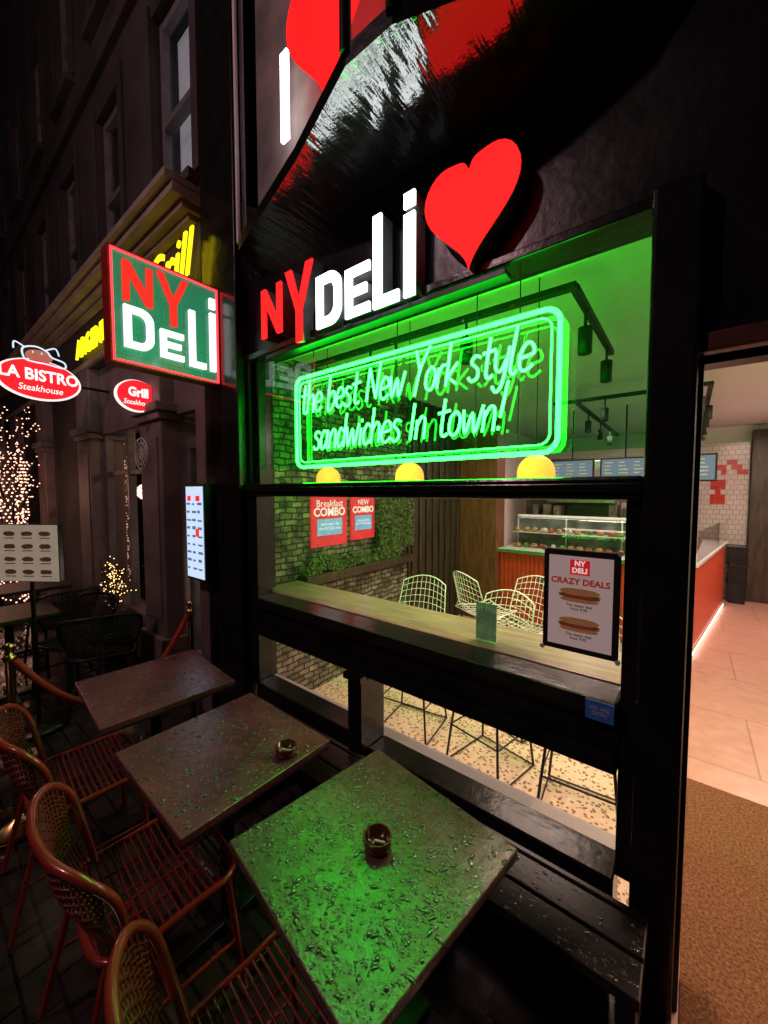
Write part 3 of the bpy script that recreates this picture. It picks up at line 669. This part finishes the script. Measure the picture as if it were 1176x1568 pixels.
def oval(name,x,yc,zc,w_,h_,t1,t2,cow=False):
    P=root(name)
    E=lambda k:[(k*w_/2*math.cos(t),k*h_/2*math.sin(t)) for t in [i*math.pi/20 for i in range(40)]]
    flat('rim',[E(1.)],emit(name+'_rim',(1,.80,.75),1.3),(x-.03,yc,zc),'B',P,.02)
    flat('face',[E(.93)],emit(name+'_face',(1,.02,.03),1.),(x-.004,yc,zc),'B',P,.02)
    text('t1',t1,h_*.38,'whiteb',(x+.018,yc,zc+h_*.08),'B',P,bold=.004,sx=.85)
    text('t2',t2,h_*.22,'whiteb',(x+.018,yc,zc-h_*.24),'B',P,sx=.85,shear=.2)
    if cow:
        wl_=emit(name+'_outline',(.7,.85,1),1.1,False)
        tubes('cow_head',[cat([(x+.02,yc-.12,zc+.19),(x+.02,yc-.13,zc+.29),(x+.02,yc-.03,zc+.33),(x+.02,yc+.06,zc+.30),(x+.02,yc+.10,zc+.25),(x+.02,yc+.20,zc+.22),(x+.02,yc+.20,zc+.16),(x+.02,yc+.05,zc+.17),(x+.02,yc-.05,zc+.17)],5,True)],.008,wl_,P,True)
        tubes('cow_horns',[cat([(x+.02,yc-.11,zc+.30),(x+.02,yc-.19,zc+.34),(x+.02,yc-.20,zc+.27)]),cat([(x+.02,yc+.05,zc+.31),(x+.02,yc+.13,zc+.35),(x+.02,yc+.16,zc+.28)])],.007,wl_,P)
        flat('cow_face',[[( .11*math.cos(t),.062*math.sin(t)) for t in [i*math.pi/12 for i in range(24)]]],emit(name+'_cow',(.8,.25,.18),.5,False),(x,yc,zc+.24),'B',P,.015)
        tubes('cow_eyes',[[(x+.035,yc+s,zc+.265),(x+.037,yc+s+.008,zc+.265)] for s in (-.06,.01)],.011,wl_,P)
    tubes('bracket',[[(x-.03,yc+w_/2,zc),(x-.03,1.62,zc)]],.015,'steel',P)
oval('oval_bistro_sign',-5.4,.98,2.98,.70,.42,'LA BISTRO','Steakhouse',True)
oval('oval_grill_sign',-3.9,1.37,2.66,.34,.28,'Grill','Steakhouse')
WO=root('wire_wheel_ornament')
cx,cz=-3.95,2.15
tubes('rings',[[(cx+r*math.cos(t),1.40,cz+r*math.sin(t)) for t in [i*math.pi/16 for i in range(32)]] for r in (.14,.10,.05)],.005,'chrome',WO,True)
tubes('spokes',[[(cx,1.40,cz),(cx+.14*math.cos(t),1.40,cz+.14*math.sin(t))] for t in [i*math.pi/6 for i in range(12)]],.003,'chrome',WO)

MS=root('menu_board_stand')
MS.location=(-3.85,.60,0); MS.rotation_euler=(0,0,D2R(35))
box('board',-.24,.24,-.02,.02,1.13,1.56,'steel',MS,.005)
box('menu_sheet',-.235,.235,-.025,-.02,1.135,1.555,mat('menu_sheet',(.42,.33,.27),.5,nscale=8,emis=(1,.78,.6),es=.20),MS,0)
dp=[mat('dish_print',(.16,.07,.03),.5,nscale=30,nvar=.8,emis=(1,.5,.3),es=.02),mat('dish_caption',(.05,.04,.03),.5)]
for r in range(4):
    for c in range(3):
        flat('dish_%d_%d'%(r,c),[stad(.09,.035,0,0,8,.003)],dp[0],(-.14+c*.14,-.0265,1.49-r*.095),'F',MS,.001)
        boxes('dish_caption_%d_%d'%(r,c),[(-.18+c*.14,-.10+c*.14,-.0275,-.025,1.455-r*.095,1.461-r*.095)],dp[1],MS)
tubes('post',[[(0,0,0.03),(0,0,1.13)]],.015,'steel',MS); lathe('base',[(0,0),(.18,0),(.18,.02),(0,.03)],'steel',MS)

CT=root('fairy_light_tree',(-7.8,1.0,0))
def limb(a,b,r0,r1,name):
    a=Vector(a);b=Vector(b);d=(b-a).normalized();u=d.orthogonal().normalized();v=d.cross(u);V=[]
    for p,r in((a,r0),(b,r1)):
        for i in range(8): t=i*math.pi/4; V.append(p+u*r*math.cos(t)+v*r*math.sin(t))
    addmesh(name,V,[(i,(i+1)%8,8+(i+1)%8,8+i) for i in range(8)],'stoned',CT,True)
limb((0,0,0),(0,0,2.3),.11,.07,'trunk')
tips=[]
for i in range(16):
    a=i*2.4; st=(0,0,1.0+i*.09); en=(.42*math.cos(a),.35*math.sin(a),1.7+i*.10); limb(st,en,.03,.008,'limb_%d'%i); tips.append((st,en))
V=[];F=[]
def bulb(p,s):
    k=len(V); V.extend([(p[0]+s,p[1],p[2]),(p[0]-s,p[1],p[2]),(p[0],p[1]+s,p[2]),(p[0],p[1]-s,p[2]),(p[0],p[1],p[2]+s),(p[0],p[1],p[2]-s)])
    F.extend([tuple(k+i for i in q) for q in((0,2,4),(2,1,4),(1,3,4),(3,0,4),(2,0,5),(1,2,5),(3,1,5),(0,3,5))])
for i in range(620):
    t=i/620; a=i*.43; r=.13+random.uniform(0,.10); bulb((r*math.cos(a),r*math.sin(a),.2+t*2.1),random.uniform(.008,.016))
for st,en in tips:
    for i in range(22):
        t=random.random(); bulb([st[j]+(en[j]-st[j])*t+random.uniform(-.06,.06) for j in range(3)],.010)
addmesh('fairy_lights',V,F,emit('fairy_light',(1,.50,.34),3.2,False),CT)
light('fairy_glow','POINT',(0,-.5,1.8),14,(1,.45,.32),CT,.15)
V=[];F=[]
SB=root('fairy_light_shrub',(-4.75,1.38,0))
for i in range(120):
    r=random.gauss(0,.10); bulb((r,random.gauss(0,.05),.85+random.gauss(0,.12)),.006)
addmesh('shrub_lights',V,F,emit('shrub_light',(1,.55,.2),4,False),SB)
lathe('pot',[(0,0),(.10,0),(.14,.55),(.12,.55),(0,.5)],'stoned',SB)
br=[]
for i in range(40):
    a=random.uniform(0,6.28); br.append([(0,0,.5),(.06*math.cos(a),.06*math.sin(a),.75),(.2*math.cos(a),.1*math.sin(a),random.uniform(.8,1.1))])
tubes('twigs',br,.003,'stoned',SB,res=0)

# ---------------------------------------------------------------- outdoor furniture
def cafe_table(x,y,rz,s=.61,m='tab',name='cafe_table',drops=0):
    P=root(name,(x,y,0),rz)
    box('table_top',-s/2,s/2,-s/2,s/2,.722,.75,m,P,.004)
    box('top_edge',-s/2+.003,s/2-.003,-s/2+.003,s/2-.003,.712,.722,'blackm',P,.001)
    tubes('column',[[(0,0,.03),(0,0,.71)]],.03,'steel',P)
    boxes('base_cross',[(-.25,.25,-.03,.03,-.01,.03),(-.03,.03,-.25,-.03,-.01,.028),(-.03,.03,.03,.25,-.01,.028)],'steel',P,.005)
    boxes('top_bracket',[(-.2,.2,-.02,.02,.69,.71)],'steel',P)
    if drops: raindrops('rain_drops',-s/2+.006,s/2-.006,-s/2+.006,s/2-.006,.75,drops,P)
    return P
cafe_table(-.7075,.833,D2R(-8.3),drops=4600); cafe_table(-1.47,.796,D2R(-1),.61,'tab_streetlit',drops=2000); cafe_table(-2.29,.845,D2R(-5),.62,'tab_streetlit',drops=1300)
am=mat('amber_glass',(.10,.02,.012),.12,nvar=.2,coat=.6)
def ashtray(x,y):
    P=root('ashtray',(x,y,.75))
    lathe('bowl',[(0,.003),(.034,.001),(.041,.008),(.044,.034),(.041,.038),(.037,.036),(.034,.012),(0,.009)],am,P,32)
    tubes('stub',[[(-.01,.0,.013),(.02,.01,.016)]],.0035,'white',P)
ashtray(-.69,.84); ashtray(-1.235,.925)
def chair(x,y,rz,tube='metalr',strap='strap',name='woven_bistro_chair'):
    P=root(name,(x,y,0),rz)
    seat=cat([(-.20,-.17,.45),(-.22,.05,.452),(-.20,.20,.455),(0,.225,.455),(.20,.20,.455),(.22,.05,.452),(.20,-.17,.45),(0,-.20,.45)],5,True)
    tubes('seat_ring',[seat],.012,tube,P,True)
    st=[]
    for i in range(19):
        yy=-.185+i*.0225; w_=.212 if -.16<yy<.18 else .17
        st.append([(-w_,yy,.455),(-w_*.5,yy,.447),(0,yy,.444),(w_*.5,yy,.447),(w_,yy,.455)])
    tubes('seat_straps',st,.0050,strap,P,res=1)
    st=[[(xx,-.19,.452),(xx,0,.440),(xx,.21,.452)] for xx in (-.11,0,.11)]
    tubes('seat_cross_straps',st,.005,strap,P,res=1)
    hoop=cat([(-.19,-.12,.46),(-.25,-.14,.58),(-.275,-.17,.70),(-.25,-.225,.775),(-.16,-.275,.80),(-.05,-.295,.805),(.05,-.295,.805),(.16,-.275,.80),(.25,-.225,.775),(.275,-.17,.70),(.25,-.14,.58),(.19,-.12,.46)],6)
    tubes('back_hoop',[hoop],.0135,tube,P)
    vs=[]
    for i in range(25):
        t=-1+i/12
        top=Vector((.26*math.sin(t*1.45)/math.sin(1.45),-.295+.10*t*t,.80-.07*t**4)); bot=Vector((.19*t,-.20+.06*t*t,.46))
        mid=(top+bot)/2+Vector((.015*t,-.015,0)); vs.append([tuple(bot),tuple(mid),tuple(top)])
    tubes('back_straps',vs,.0038,strap,P,res=1)
    hs=[]
    for j in range(13):
        f=.34+j*.048
        hs.append([tuple((Vector(v[0]).lerp(Vector(v[1]),f*2) if f<.5 else Vector(v[1]).lerp(Vector(v[2]),f*2-1))+Vector((0,-.004*(1 if (q+j)%2 else -1),0))) for q,v in enumerate(vs)])
    tubes('back_weave',hs,.0038,strap,P,res=1)
    legs=[[(-.20,.18,.45),(-.235,.22,0)],[(.20,.18,.45),(.235,.22,0)],[(-.19,-.17,.45),(-.22,-.28,0)],[(.19,-.17,.45),(.22,-.28,0)]]
    tubes('legs',legs,.012,tube,P)
    tubes('stretchers',[[(-.22,.2,.2),(-.21,-.24,.2)],[(.22,.2,.2),(.21,-.24,.2)],[(-.215,-.02,.2),(.215,-.02,.2)]],.007,tube,P)
chair(-.73,.50,D2R(-4)); chair(-1.45,.50,D2R(-3)); chair(-2.25,.50,D2R(-4))
chair(-3.9,1.05,D2R(70),'steel','blackm','dark_terrace_chair'); chair(-4.35,.95,D2R(200),'steel','blackm','dark_terrace_chair'); chair(-5.1,1.0,D2R(100),'steel','blackm','dark_terrace_chair')
cafe_table(-4.6,.55,0,.6,'darkwood','terrace_table'); cafe_table(-5.8,.9,0,.6,'darkwood','terrace_table')
def stan(x,y):
    P=root('brass_stanchion',(x,y,0))
    lathe('post',[(0,0),(.15,0),(.15,.02),(.03,.04),(.018,.06),(.018,.90),(.026,.905),(.026,.93),(.018,.935),(.012,.955),(.024,.975),(.024,.99),(.0,1.005)],'brass',P,20)
stan(-2.85,1.30); stan(-2.80,.33)
RP=root('velvet_rope')
pts=[]
for i in range(25):
    t=i/24; pts.append((-2.80-.05*t,.35+.93*t,.90-.42*(1-(2*t-1)**2)))
tubes('rope',[pts],.018,'rope',RP,res=4)
BL=root('wooden_bench_ledge')
boxes('boards',[(-2.3,-.06,1.20+i*.125,1.315+i*.125,.37,.405) for i in range(2)],'deck',BL,.005)
boxes('end_board',[(-2.3,-.06,1.45,1.475,.372,.405)],'deck',BL,.005)
boxes('supports',[(x,x+.05,1.22,1.47,-.02,.37) for x in (-2.2,-1.5,-.8,-.12)],'deck',BL,.004)
raindrops('rain_drops',-1.4,-.07,1.205,1.31,.405,700,BL); raindrops('rain_drops_rear',-1.4,-.07,1.33,1.435,.405,500,BL)

SL=root('added_fill_lamp',(-2.6,-2.7,0))  # unseen lamp post added as fill light for tables and facade
lathe('pole',[(.10,0),(.10,.4),(.06,.5),(.045,5.8),(.03,5.85)],'steel',SL,16)
lathe('lantern',[(.05,5.85),(.14,5.9),(.19,6.25),(.20,6.28),(.05,6.45),(0,6.5)],emit('fill_lamp_lantern',(1,.75,.6),2,False),SL,16)
light('street_fill_light','POINT',(0,.3,5.7),200,(1,.56,.62),SL,.12)

# ---------------------------------------------------------------- camera
cam=bpy.data.cameras.new('Camera'); co=bpy.data.objects.new('Camera',cam); COL.objects.link(co)
cam.sensor_fit='HORIZONTAL'; cam.sensor_width=36; cam.lens=36*589/1176; cam.clip_end=500; cam.clip_start=.02
co.location=(0,0,1.8); co.rotation_euler=(D2R(87),0,D2R(38.4)); scn.camera=co
scn.view_settings.view_transform='Standard'; scn.view_settings.look='None'; scn.view_settings.exposure=0
